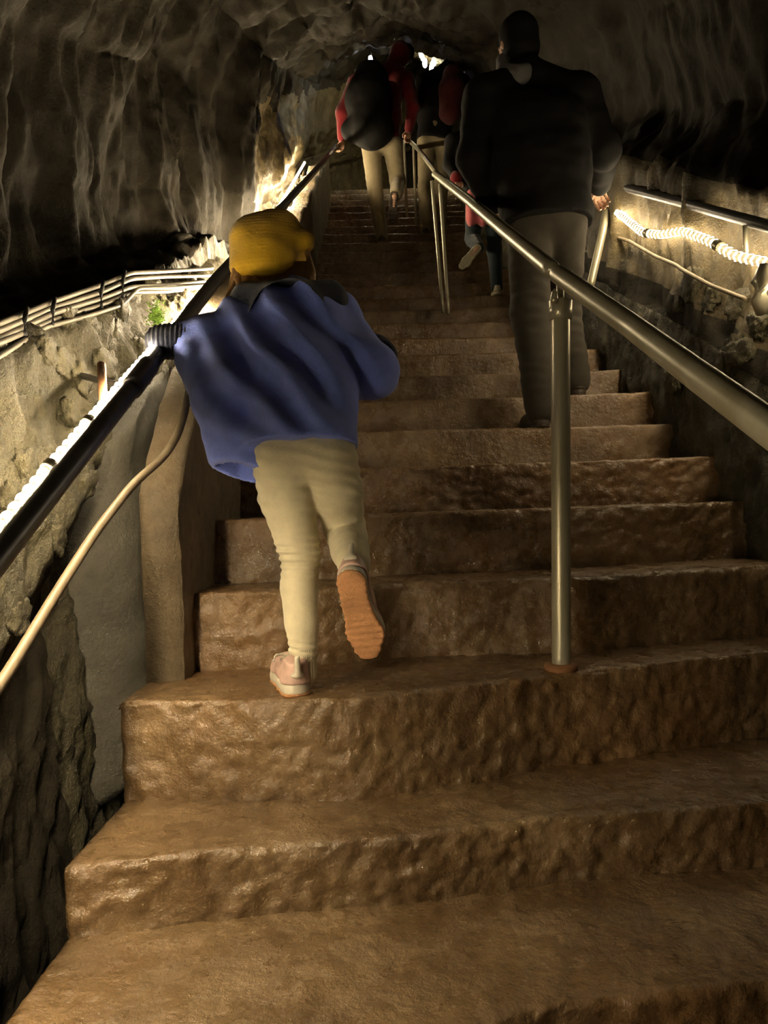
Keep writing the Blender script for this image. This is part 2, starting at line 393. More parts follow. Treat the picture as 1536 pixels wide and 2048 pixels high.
# rubble stones standing proud of the lower left wall, and a few at the foot of the right wall
def stone_mesh(k):
    n = 12; V = []; faces = []
    g = np.linspace(-1, 1, n); idx = {}
    def vid(p):
        key = tuple(np.round(p, 5))
        if key not in idx: idx[key] = len(V); V.append(np.array(p, float))
        return idx[key]
    for ax in range(3):
        for s_ in (-1, 1):
            for i in range(n - 1):
                for j in range(n - 1):
                    pts = []
                    for a, b in ((i, j), (i + 1, j), (i + 1, j + 1), (i, j + 1)):
                        p = [0, 0, 0]; p[ax] = s_; p[(ax + 1) % 3] = g[a]; p[(ax + 2) % 3] = g[b]; pts.append(vid(p))
                    faces.append(tuple(pts if s_ > 0 else pts[::-1]))
    V = np.array(V); sph = V / np.linalg.norm(V, axis=1)[:, None]; V = .45 * V * .8 + .55 * sph
    V = V + sph * (.30 * fbm(V * 1.3 + 31 * k, 2) + .30 * fbm(V * 3.2 + 13 * k, 3))[:, None]
    V = V * [.026, .060, .046]
    me = mesh_np('stone', V, faces); me.materials.append(M['rubble']); return me
SM = [stone_mesh(k) for k in range(12)]
rs = np.random.default_rng(21)
def wall_x(d, z, side):
    i = int(np.argmin(np.abs(ds - d))); P = fullD[i, :150] if side < 0 else fullD[i, 258:]
    return P[np.argmin(np.abs(P[:, 2] - z) + (0 if side > 0 else 0))][0]
row_h = .085
d = .95
while d < 3.4:
    w = float(np.interp(d, [1, 3.4], [.10, .16])); led = float(np.clip(.39 + .41 * (d - 1.66) - S(d), .42, 1.1)); z_ = .36
    while z_ < led - .05:
        hgt = .075 + .05 * rs.random()
        if not (1.98 < d < 2.4 and z_ < .42) and rs.random() < .80:
            dd = d + rs.normal() * .02; zz = S(dd) + z_ + hgt / 2 + rs.normal() * .012
            o = link('stone', SM[rs.integers(12)], None, SHELL['wall_left'])
            o.location = (wall_x(dd, zz, -1) - .012, dd, zz)
            o.scale = (w / .12 * (.8 + .35 * rs.random()),) * 3
            o.rotation_euler = (rs.normal() * .35, rs.normal() * .12, rs.normal() * .12)
        z_ += hgt + .012
    d += w
for k in range(34):
    dd = 2.5 + 3.2 * rs.random(); zz = S(dd) + .05 + .55 * rs.random(); s_ = .04 + .035 * rs.random()
    o = link('stone', SM[rs.integers(12)], None, SHELL['wall_right'])
    o.location = (wall_x(dd, zz, 1) + .01, dd, zz); o.scale = (s_ / .05,) * 3; o.rotation_euler = (rs.normal() * .4, 0, rs.normal() * .2)

# grey rendered panel at the wall foot beside the kerb
def slab():
    a = np.linspace(2.05, 2.6, 40); b = np.linspace(-.55, .42, 40); V = np.zeros((40, 40, 3))
    V[..., 1] = a[:, None]; V[..., 2] = S(a)[:, None] + b[None, :]; V[..., 0] = -.70 - .05 * (b[None, :] + .3) - .16 * np.clip((2.22 - a[:, None]) / .17, 0, 1) ** 2 + .022 * fbm(np.stack(np.broadcast_arrays(a[:, None] * 6, b[None, :] * 6, 0.), -1), 3)
    Bk = V.copy(); Bk[..., 0] -= .12
    ids = np.arange(1600).reshape(40, 40); q = np.stack([ids[:-1, :-1], ids[1:, :-1], ids[1:, 1:], ids[:-1, 1:]], -1).reshape(-1, 4)
    f = [tuple(map(int, x)) for x in q] + [tuple(map(int, x[::-1] + 1600)) for x in q]
    rim = list(ids[:, 0]) + list(ids[-1, 1:]) + list(ids[::-1, -1][1:]) + list(ids[0, ::-1][1:-1])
    f += [(int(rim[i]), int(rim[i] + 1600), int(rim[(i + 1) % len(rim)] + 1600), int(rim[(i + 1) % len(rim)])) for i in range(len(rim))]
    link('trim_2', mesh_np('trim_2', np.concatenate([V.reshape(-1, 3), Bk.reshape(-1, 3)]), f), M['plaster'], kind='structure', label='smooth grey render at the foot of the left wall', category='wall')
slab()

# ------------------------------------------------------------------ tubes: rails, rope lights, cables
def resample(pts, step):
    pts = np.array(pts, float); s_ = np.concatenate([[0], np.cumsum(np.linalg.norm(np.diff(pts, axis=0), axis=1))])
    n = max(2, int(s_[-1] / step) + 1); q = np.linspace(0, s_[-1], n)
    return np.stack([np.interp(q, s_, pts[:, i]) for i in range(3)], -1)
def smooth_path(pts, step, it=6):
    P = resample(pts, step)
    for _ in range(it): P[1:-1] = .25 * P[:-2] + .5 * P[1:-1] + .25 * P[2:]
    return P
def tube(name, P, r, n=14, caps=True):
    P = np.asarray(P, float); r = np.broadcast_to(np.asarray(r, float), (len(P),))
    T = np.gradient(P, axis=0); T /= np.linalg.norm(T, axis=1)[:, None]
    up = np.array([0, 0, 1.]) if abs(T[0][2]) < .9 else np.array([1., 0, 0])
    A = np.cross(T, up); A /= np.linalg.norm(A, axis=1)[:, None]; B = np.cross(A, T)
    a = np.linspace(0, 2 * math.pi, n, endpoint=False)
    V = P[:, None] + r[:, None, None] * (np.cos(a)[None, :, None] * A[:, None] + np.sin(a)[None, :, None] * B[:, None])
    ids = np.arange(len(P) * n).reshape(len(P), n); nx = np.roll(ids, -1, 1)
    q = np.stack([ids[:-1], ids[1:], nx[1:], nx[:-1]], -1).reshape(-1, 4)
    if not caps: return mesh_np(name, V.reshape(-1, 3), q)
    f = [tuple(map(int, x)) for x in q] + [tuple(map(int, ids[0])), tuple(map(int, ids[-1][::-1]))]
    return mesh_np(name, V.reshape(-1, 3), f)
def rail_end(P, r):                          # a tube with rounded-over ends
    P = resample(P, .02); rr = np.full(len(P), r); rr[0] = rr[-1] = r * .8; return P, rr

# centre handrail
CR = [np.array([.50, -1.6, -1.22]), U(1660, 940, .86), U(1536, 853, 1.0), U(1401, 755, 1.21), U(1260, 650, 1.55), U(1113, 546, 2.03)]
CR2 = [U(1106, 541, 2.06), U(1010, 462, 2.75), U(940, 402, 3.6), U(870, 348, 5.2)]
base = U(1122, 1332, 2.03)
hc = empty('handrail', base, label='steel pipe handrail on thin posts running up the middle of the steps', category='handrail')
P, rr = rail_end(CR, .0245); child_of(hc, 'rail_tube', tube('rail_tube', P, rr, 20), M['steel'])
P, rr = rail_end(CR2, .0245); child_of(hc, 'rail_tube', tube('rail_tube', P, rr, 20), M['steel'])
top = U(1121, 604, 2.03)
child_of(hc, 'post', tube('post', resample([base - [0, 0, .03], top], .05), .0255, 20), M['steel'])
child_of(hc, 'collar', tube('collar', [U(1121, 641, 2.03), U(1121, 640, 2.03), U(1121, 602, 2.03), U(1121, 600, 2.03)], [.026, .031, .031, .026], 20), M['steel'], label='wider sleeve at the top of the post')
child_of(hc, 'rail_bracket', tube('rail_bracket', [U(1121, 606, 2.03), U(1120, 565, 2.03)], .010, 10), M['steel'])
child_of(hc, 'bolt', tube('bolt', [U(1108, 606, 2.0), U(1108, 598, 2.0), U(1109, 585, 2.0), U(1110, 578, 2.0)], [.009, .011, .008, .003], 8), M['steel'])
child_of(hc, 'base_plate', tube('base_plate', [base - [0, 0, .012], base + [0, 0, .004], base + [0, 0, .008]], [.045, .045, .028], 18), M['rust'])
for a, b, dd in (((864, 362), (886, 625), 5.2), ((880, 368), (897, 628), 5.1)):
    child_of(hc, 'post', tube('post', resample([U(a[0], a[1], dd), U(b[0], b[1], dd)], .08), .012, 10), M['steel'])
# next flight of the same rail, farther up
hf = empty('handrail', U(832, 468, 7.9), label='distant thin handrail beside the hiker in red', category='handrail')
P, rr = rail_end([U(872, 345, 6.2), U(838, 300, 7.4), U(822, 285, 8.3)], .022); child_of(hf, 'rail_tube', tube('rail_tube', P, rr, 10), M['steel'])
child_of(hf, 'post', tube('post', resample([U(827, 290, 7.9), U(833, 470, 7.9)], .1), .014, 8), M['steel'])
child_of(hf, 'post', tube('post', resample([U(808, 280, 8.4), U(814, 440, 8.4)], .1), .014, 8), M['steel'])

# left handrail with its rusty wall brackets
LR = [np.array([-.66, -2.6, -2.05]), np.array([-.64, .55, -.42]), U(-250, 1425, .88), U(0, 1108, 1.19), U(163, 902, 1.50), U(293, 738, 1.93), U(430, 562, 2.72), U(540, 440, 3.9), U(650, 320, 6.6), U(672, 292, 8.)]
hl = empty('handrail', U(0, 1108, 1.19), label='dark pipe handrail along the left cave wall, gripped by the child in blue', category='handrail')
P, rr = rail_end(LR, .0225); child_of(hl, 'rail_tube', tube('rail_tube', P, rr, 18), M['darksteel'])
child_of(hl, 'pipe_joint', tube('pipe_joint', resample([U(262, 778, 1.80), U(298, 731, 1.93)], .02), .0265, 18), M['darksteel'])
b1 = U(208, 770, 1.72)
child_of(hl, 'bracket', tube('bracket', [U(203, 728, 1.80), U(207, 815, 1.74)], .010, 8), M['rust'], label='rust-brown upright of the wall bracket')
child_of(hl, 'bracket', tube('bracket', resample([U(150, 748, 2.02), U(236, 770, 1.80), U(240, 800, 1.74)], .02), .009, 8), M['darksteel'])
child_of(hl, 'bracket', tube('bracket', resample([U(40, 1090, 1.33), U(70, 1040, 1.30)], .02), .009, 8), M['darksteel'])

# right wall handrail
RR = [np.array([1.32, -2.6, -1.75]), np.array([1.32, 0.3, -.2]), U(1740, 505, 2.10), U(1536, 452, 2.58), U(1390, 412, 3.2), U(1222, 368, 4.3), U(1120, 330, 5.6)]
hr = empty('handrail', U(1536, 640, 2.5), label='dark pipe handrail fixed along the right cave wall', category='handrail')
P, rr = rail_end(RR, .021); child_of(hr, 'rail_tube', tube('rail_tube', P, rr, 16), M['darksteel'])
child_of(hr, 'post', tube('post', resample([U(1222, 372, 4.22), U(1204, 470, 4.15), U(1180, 575, 4.1)], .04), .022, 12), M['steel'])
child_of(hr, 'post', tube('post', resample([U(1490, 450, 2.7), U(1492, 505, 2.72)], .04), .009, 8), M['steel'])
child_of(hr, 'bracket', tube('bracket', [U(1524, 628, 2.52), U(1520, 600, 2.5), U(1523, 565, 2.5), U(1530, 530, 2.5)], [.018, .030, .034, .018], 14), M['steel'], label='pale bulging bracket end')

# rope lights
def rope(name, P, r, mat, pitch, label, root_loc):
    P = np.asarray(P); s_ = np.concatenate([[0], np.cumsum(np.linalg.norm(np.diff(P, axis=0), axis=1))])
    n = int(s_[-1] / (pitch / 4)); q = np.linspace(0, s_[-1], n); Q = np.stack([np.interp(q, s_, P[:, i]) for i in range(3)], -1)
    ph = np.arange(n) % 4; rr = np.where((ph == 1) | (ph == 2), r, r * .80); gap = (ph[:-1] == 3) | ((ph[:-1] == 0) & (r > .015))
    root = empty(name, root_loc, label=label, category='rope light')
    me = tube('glowing_tube', Q, rr, 6, False); me.materials.append(mat); me.materials.append(M['rope_gap'])
    mi = np.zeros(len(me.polygons), np.int32); mi.reshape(n - 1, 6)[gap] = 1
    me.polygons.foreach_set('material_index', mi)
    child_of(root, 'glowing_tube', me, None)
    return root, Q
LP = [np.array([-.67, .20, -.53]), np.array([-.67, .55, -.345]), U(-300, 1370, .94), U(0, 1052, 1.26), U(70, 965, 1.38), U(163, 858, 1.57), U(222, 790, 1.75), U(305, 697, 2.02), U(375, 618, 2.38), U(412, 590, 2.62)] + [np.array([-.715, d_, S(d_) + h_]) for d_, h_ in ((2.9, .56), (3.4, .52), (4.2, .54), (5.2, .60), (6.4, .60), (8.0, .60))]
rl, Q = rope('rope_light', smooth_path(LP, .03, 4), .0105, M['rope_l'], .03, 'bright warm rope light strung along the left handrail', U(0, 1052, 1.26))
for px, py, dd in ((92, 925, 1.42), (176, 838, 1.60), (330, 665, 2.14)):
    p = U(px, py, dd); j = int(np.argmin(np.linalg.norm(Q - p, axis=1))); child_of(rl, 'clip', tube('clip', Q[j - 1:j + 3], .0135, 10), M['steel'])
RP = [ U(1700, 560, 2.2), U(1536, 526, 2.62), U(1470, 512, 2.82), U(1420, 482, 3.0), U(1365, 462, 3.25), U(1320, 470, 3.45), U(1285, 465, 3.65), U(1245, 432, 4.0), U(1216, 414, 4.35), U(1150, 370, 5.4), U(1080, 330, 6.6)]
rr_, Q = rope('rope_light', smooth_path(RP, .02, 3), .0195, M['rope_r'], .040, 'ribbed glowing rope light sagging along the right cave wall', U(1536, 526, 2.62))
for px, py, dd in ((1297, 470, 3.57), (1440, 490, 2.92), (1225, 418, 4.25)):
    p = U(px, py, dd); j = int(np.argmin(np.linalg.norm(Q - p, axis=1))); child_of(rr_, 'clip', tube('clip', Q[j - 1:j + 4], .0215, 10), M['steel'])

# cables
def cable(pts, r, mat, label, group=None, it=5, name='cable'):
    o = link(name, tube(name, smooth_path(pts, .015, it), r, 8), mat, label=label, category='cable')
    if group: o['group'] = group
    return o
DP = [(-160, 1.36), (0, 1.68), (110, 2.0), (200, 2.3), (262, 2.52), (330, 2.86), (425, 3.55)]
def along(off, wob, seed):
    g = np.random.default_rng(seed); ys = [722, 672, 628, 596, 572, 566, 560]
    return [U(px, y + off + wob * g.normal(), dd + .012 * g.normal()) for (px, dd), y in zip(DP, ys)]
cl = ['topmost cable of the bundle on the left rock ledge', 'second cable from the top in the bundle on the left ledge', 'middle cable of the bundle on the left rock ledge', 'second lowest cable of the bundle on the left ledge']
for k in range(4):
    cable(along(-24 + 13 * k, 2.5, 40 + k), .0075, M['cable'], cl[k], 'cables on the left ledge')
cable([U(-160, 800, 1.33), U(0, 712, 1.64), U(90, 655, 1.92), U(190, 628, 2.2), U(245, 610, 2.42), U(275, 577, 2.55), U(340, 576, 2.85), U(425, 570, 3.5)], .0065, M['cable'], 'lowest loose cable drooping under the bundle on the left ledge', 'cables on the left ledge')
for k, (px, py, dd) in enumerate(((52, 640, 1.80), (108, 620, 1.96), (205, 586, 2.29), (248, 565, 2.45))):
    o = link('cable_tie', tube('cable_tie', [U(px + 2, py - 24, dd), U(px - 3, py, dd - .03), U(px - 2, py + 30, dd - .01)], .006, 6), M['tie'], label=['cable tie nearest the left picture edge on the bundle', 'second cable tie from the left picture edge', 'third cable tie from the left picture edge', 'cable tie at the bend of the bundle, nearest the child'][k], category='cable tie', group='ties on the cable bundle')
cable([U(-150, 1560, 1.08), U(0, 1372, 1.28), U(110, 1190, 1.48), U(190, 1065, 1.64), U(270, 962, 1.80), U(330, 915, 1.90), U(358, 868, 1.93), U(372, 815, 2.02), U(381, 760, 2.12), U(384, 700, 2.2)], .0105, M['conduit'], 'single tan cable hanging below the left handrail', it=14)
cable([U(1216, 470, 4.28), U(1258, 482, 3.95), U(1310, 512, 3.6), U(1352, 530, 3.33), U(1362, 538, 3.28), U(1420, 570, 3.03), U(1490, 598, 2.75)], .009, M['conduit'], 'thin cable hanging on the right wall under the rope light', it=4)

# moss
g = np.random.default_rng(3); V = []; Fc = []
for k in range(420):
    p = U(317 + 6 * g.normal(), 630 + 12 * g.normal(), 2.33) + np.array([-.02 * g.random(), .01 * g.normal(), 0]); u = np.array([.5 + g.random(), -.6 * g.random(), .6 * g.normal()]); u /= np.linalg.norm(u)
    s_ = np.cross(u, g.normal(size=3)); s_ /= np.linalg.norm(s_); b = len(V); L = .007 + .008 * g.random()
    V += [p - s_ * .003, p + s_ * .003, p + u * L]; Fc.append((b, b + 1, b + 2))
link('moss', mesh_np('moss', V, Fc, False), M['moss'], kind='stuff', label='small tuft of bright green moss on the left wall', category='moss')

# lamps at the far end
for px, py, dd, m, lab, n in ((741, 121, 8.6, 'lamp_cool', 'small cool white lamp on the far left of the vault', 1), (853, 122, 8.8, 'lamp_warm', 'cluster of warm bulbs at the far end of the tunnel', 5)):
    o = empty('wall_lamp', U(px, py, dd), label=lab, category='lamp')
    g = np.random.default_rng(n)
    for k in range(n):
        q = U(px + (0 if n == 1 else 13 * g.normal()), py + (0 if n == 1 else 11 * g.normal()), dd + .02 * k)
        child_of(o, 'bulb', tube('bulb', [q - [0, 0, .05], q - [0, 0, .035], q, q + [0, 0, .045], q + [0, 0, .055]], [.008, .022, .028, .020, .004], 10), M[m])
        child_of(o, 'lamp_holder', tube('lamp_holder', [q + [0, 0, .05], q + [0, .02, .10]], .016, 8), M['darksteel'])

# ------------------------------------------------------------------ people
M['skin'] = simple('skin', (.52, .30, .20), .55, 0, None, vary=.08)
M['hair_fair'] = simple('fair_hair', (.30, .17, .07), .5, 0, (160, .5, .004))
M['hair_dark'] = simple('dark_hair', (.02, .015, .012), .5, 0, (160, .5, .004))
def fabric(name, col, fine=300, amp=.5, sheen=.25, rough=.85, vary=.12): return simple(name, col, rough, 0, (fine, amp, .003), .25, sheen, vary)
M['blue'] = fabric('blue_fleece', (.21, .29, .90)); M['navy'] = fabric('navy_fleece', (.012, .016, .035))
M['beige'] = fabric('beige_knit', (.78, .70, .48)); M['mustard'] = fabric('mustard_knit', (.50, .30, .008))
M['black'] = fabric('black_cloth', (.005, .0045, .004), sheen=.0); M['greyp'] = fabric('dull_trouser_cloth', (.05, .043, .032), sheen=.05)
M['red'] = fabric('red_cloth', (.15, .004, .007)); M['pink'] = fabric('pink_cloth', (.55, .13, .14)); M['khaki'] = fabric('khaki_cloth', (.27, .22, .13)); M['dullred'] = fabric('dull_red_cloth', (.04, .003, .003), sheen=.05)
M['greyscarf'] = fabric('grey_cloth', (.16, .155, .15)); M['teal'] = fabric('dark_teal_cloth', (.012, .022, .028))
M['shoe_pink'] = simple('pale_pink_leather', (.68, .46, .38), .5, 0, (200, .2, .002)); M['shoe_white'] = simple('off_white_rubber', (.66, .60, .47), .5)
M['outsole'] = simple('tan_outsole', (.58, .29, .13), .7, 0, (260, .7, .004)); M['shoe_dark'] = simple('dark_shoe', (.05, .035, .022), .6); M['shoe_pale'] = simple('pale_shoe', (.42, .38, .26), .6)
t = NT('white_rib'); w = t.n('ShaderNodeTexWave', Scale=60.0); t.l(t.co, w.inputs['Vector']); M['sock'] = t.done((.66, .58, .40), .8, t.bump(w.outputs['Fac'], .5, .004))

def nrm(v): v = np.asarray(v, float); return v / np.linalg.norm(v)
def hand(fd, wrist, dirv, grip, s):
    """palm, four unequal bent fingers and a thumb; grip points from the palm to what it closes on"""
    d = nrm(dirv); g = nrm(np.asarray(grip, float) - d * (np.asarray(grip, float) @ d)); sd = np.cross(d, g); wr = np.asarray(wrist, float)
    for o in (-.024, -.008, .008, .024): fd.cone(wr + d * .012 * s + sd * o * .7 * s, wr + d * .082 * s + sd * o * 1.15 * s, .0165 * s, .0125 * s, .008 * s)
    for o, L, r in ((-.031, .78, .0078), (-.0105, .94, .0086), (.0105, 1., .009), (.031, .92, .0086)):
        a = wr + d * .085 * s + sd * o * s; b = a + nrm(d * .75 + g * .66) * .040 * L * s; c = b + nrm(d * .05 + g) * .028 * L * s; e = c + nrm(-d * .65 + g * .75) * .021 * L * s
        fd.chain([a, b, c, e], [r * 1.08 * s, r * s, r * .92 * s, r * .8 * s], .002)
    a = wr + d * .030 * s + sd * .030 * s; b = a + nrm(d * .55 + sd * .75 + g * .35) * .040 * s; c = b + nrm(d * .7 + g * .8 + sd * .1) * .030 * s
    fd.chain([a, b, c], [.0135 * s, .0105 * s, .0088 * s], .006 * s)

def head(fd, c, look, s, up=(0, 0, 1)):
    f = nrm(look); up = np.asarray(up, float); up = nrm(up - f * (up @ f)); sd = np.cross(f, up); c = np.asarray(c, float)
    R = np.stack([sd, f, up], 1); at = lambda x, y, z: c + (sd * x + f * y + up * z) * s
    fd.ball(at(0, -.012, .02), np.array([.076, .094, .092]) * s, .01, R)
    fd.ball(at(0, .022, -.045), np.array([.056, .066, .066]) * s, .035 * s, R)
    fd.cone(at(0, .088, .004), at(0, .106, -.028), .008 * s, .014 * s, .014 * s)            # nose
    fd.cone(at(-.02, .080, -.062), at(.02, .080, -.062), .008 * s, .008 * s, .008 * s)      # mouth
    for k in (-1, 1):
        fd.ball(at(k * .032, .074, .004), .0135 * s, .004)                                  # eyes
        fd.cone(at(k * .018, .086, .026), at(k * .048, .074, .024), .007 * s, .006 * s, .01)  # brows
        fd.ball(at(k * .078, -.008, -.010), np.array([.010, .020, .032]) * s, .006, R)      # ears
    return at

def frame(heel, toe_dir, up):
    y = nrm(toe_dir); z = np.asarray(up, float); z = nrm(z - y * (z @ y)); x = np.cross(y, z)
    m = Matrix.Identity(4)
    for i in range(3): m[i][0], m[i][1], m[i][2], m[i][3] = x[i], y[i], z[i], heel[i]
    return m
_shoe_cache = {}
def shoe_meshes(s, h=.004):
    key = round(s, 3)
    if key not in _shoe_cache:
        lo, hi = np.array([-.07, -.03, -.02]) * s, np.array([.07, .31, .16]) * s
        fo = Field(lo, hi, h * s / .75)
        pts = [(.0, .038), (-.003, .11), (.004, .205), (.0, .255)]; rr = [.036, .033, .047, .034]
        def outline(fd, g, z):
            for i in range(3): fd.cone(np.array([pts[i][0], pts[i][1], z]) * s, np.array([pts[i + 1][0], pts[i + 1][1], z]) * s, (rr[i] + g) * s, (rr[i + 1] + g) * s, .012 * s)
        outline(fo, .003, .012); fo.cut((0, 0, .030 * s), (0, 0, 1)); fo.cut((0, 0, 0), (0, 0, -1))
        fb = fo.like(); outline(fb, .003, .0); fb.cut((0, 0, .004 * s), (0, 0, 1)); fb.cut((0, 0, -.007 * s), (0, 0, -1))
        fb.wrinkle(lambda P: .0022 * s * (np.sin(P[:, 1] / s * 900) * (P[:, 2] < 0)))
        fu = fo.like(); outline(fu, -.002, .028)
        fu.chain(np.array([(0, .036, .03), (0, .032, .075)]) * s, [.036 * s, .034 * s], .02 * s); fu.chain(np.array([(0, .07, .05), (0, .13, .055), (0, .20, .035), (0, .25, .03)]) * s, [.036 * s, .034 * s, .036 * s, .03 * s], .02 * s)
        fu.cut((0, 0, .026 * s), (0, 0, -1)); fu.cut((0, .03 * s, .092 * s), (0, -.35, 1))
        ft = fo.like(); ft.cone(np.array([0, -.006, .055]) * s, np.array([0, -.010, .100]) * s, .009 * s, .008 * s, .0); ft.cone(np.array([-.012, -.002, .052]) * s, np.array([.012, -.002, .052]) * s, .007 * s, .007 * s, .01 * s)
        fl = fo.like()
        for k in range(4):
            y = .10 + .022 * k; z = .092 - .009 * k; fl.chain(np.array([(-.03, y, z - .012), (0, y, z), (.03, y, z - .012)]) * s, [.0045 * s] * 3, .0)
        fl.chain(np.array([(-.01, .10, .093), (-.045, .085, .095), (-.052, .07, .080)]) * s, [.004 * s] * 3, 0)
        _shoe_cache[key] = [fu, fo, fb, ft, fl]
    return [f.mesh(n) for f, n in zip(_shoe_cache[key], ('upper', 'midsole', 'outsole', 'heel_tab', 'laces'))]
def shoe(root, heel, toe, up, s, mats, detail=True, label=None):
    u, mi, ou, tb, la = shoe_meshes(s); m = frame(heel, toe, up)
    for me in (u, mi, ou, tb, la): me.transform(m)
    o = child_of(root, 'shoe', u, mats[0])
    if label: o['label'] = label
    child_of(o, 'midsole', mi, mats[1]); child_of(o, 'outsole', ou, mats[2])
    if detail: child_of(o, 'heel_tab', tb, mats[3] if len(mats) > 3 else mats[1]); child_of(o, 'laces', la, mats[1])
    return o

def person(J, s, h, label, mats, look=(0, 1, -.1), grips=None, hem=.10, puff=1.0, group=None, folds=.004, boots=None, hood=None):
    """J: joints in world coordinates. The body is one surface, clothes are its children."""
    pts = np.array(list(J.values())); lo = pts.min(0) - .24 * max(s, .8); hi = pts.max(0) + .24 * max(s, .8)
    B = Field(lo, hi, h)
    pel, ch, nk = J['pelvis'], J['chest'], J['neck']
    across = nrm(J['shR'] - J['shL'])
    B.chain([pel, .5 * (pel + ch), ch], [.105 * s, .10 * s, .115 * s], .05 * s)
    for k in (-1, 1): B.chain([pel + across * k * .055 * s, ch + across * k * .07 * s], [.085 * s, .095 * s], .05 * s)
    B.cone(nk, J['head'], .052 * s, .050 * s, .03 * s); B.chain([J['shL'], nk, J['shR']], [.055 * s, .062 * s, .055 * s], .05 * s)
    at = head(B, J['head'], look, s)
    for q in 'LR':
        B.chain([J['sh' + q], J['el' + q], J['wr' + q]], [.050 * s, .038 * s, .026 * s], .02 * s)
        d = nrm(J['wr' + q] - J['el' + q]); g = (grips or {}).get(q, (0, .3, -1)); hd = d if not grips or ('d' + q) not in grips else grips['d' + q]
        hand(B, J['wr' + q], hd, g, s)
        B.chain([J['hip' + q], J['kn' + q], J['an' + q]], [.080 * s, .054 * s, .036 * s], .03 * s)
        t_ = nrm(J['toe' + q] - J['heel' + q]); B.chain([J['an' + q], .75 * J['heel' + q] + .25 * J['an' + q] + t_ * .04 * s, .8 * J['toe' + q] + .2 * J['an' + q] - t_ * .05 * s], [.036 * s, .030 * s, .026 * s], .02 * s)
    me = B.mesh('person'); base = pts[np.argmin(pts[:, 2])]
    root = link('person', None if False else me, M['skin'], label=label, category='person')
    if group: root['group'] = group
    # trousers
    T = Field(lo, hi, h)
    T.chain([pel + [0, 0, .07 * s], pel], [.118 * s, .122 * s], .03 * s)
    for q in 'LR':
        T.chain([J['hip' + q], J['kn' + q], J['an' + q] - .04 * (J['kn' + q] - J['an' + q])], [.098 * s, .075 * s * puff, .060 * s * puff], .035 * s)
    T.wrinkle(lambda P: folds * fbm(P * [7, 7, 16] / s, 2) + .006 * s * np.sin(P[:, 2] / s * 120 + 4 * noise(P * 6)) * np.clip(noise(P * 4 + 3) * 1.2, 0, 1))
    for q in 'LR':
        dn = nrm(J['an' + q] - J['kn' + q]); 
    child_of(root, 'trousers', T.mesh('trousers'), mats['trousers'])
    # jacket
    K = Field(lo, hi, h); ax = nrm(pel - ch)
    for k in (-1, 0, 1): K.chain([pel + ax * (hem + .05) * s + across * k * .062 * s, .5 * (pel + ch) + across * k * .07 * s, ch + across * k * .078 * s], [.118 * s * puff, .120 * s * puff, .122 * s * puff], .04 * s)
    K.chain([J['shL'], nk - [0, 0, .02 * s], J['shR']], [.080 * s * puff, .085 * s, .080 * s * puff], .05 * s)
    for q in 'LR':
        K.chain([J['sh' + q], J['el' + q], J['wr' + q] + .05 * (J['el' + q] - J['wr' + q])], [.080 * s * puff, .064 * s * puff, .048 * s * puff], .03 * s)
    K.cut(pel + ax * hem * s, ax)
    K.wrinkle(lambda P: folds * 1.6 * fbm(P * [8, 8, 11] / s, 2))
    K.cone(nk, nk + (J['head'] - nk) * .35, .074 * s, .070 * s, .02 * s)
    child_of(root, 'jacket', K.mesh('jacket'), mats['jacket'])
    for q in 'LR':
        shoe(root, J['heel' + q], J['toe' + q] - J['heel' + q], J['an' + q] - J['heel' + q] if 'up' + q not in J else J['up' + q], s, boots or (M['shoe_dark'], M['shoe_dark'], M['shoe_dark']), False)
    return root, at, (lo, hi)

def tread(d, x=0.):
    z = STEPS[0][0]
    for zz, e in STEPS:
        e = sorted(e)
        if np.interp(x, [a for a, b in e], [b for a, b in e]) <= d: z = zz
    return z
def XZ(px, z, d):                            # point at depth d and height z that appears in pixel column px
    a = (px - 768) / F * d; sn, cs = math.sin(ROLL), math.cos(ROLL); b = (z + sn * a) / cs
    return np.array([cs * a + sn * b, d, z])

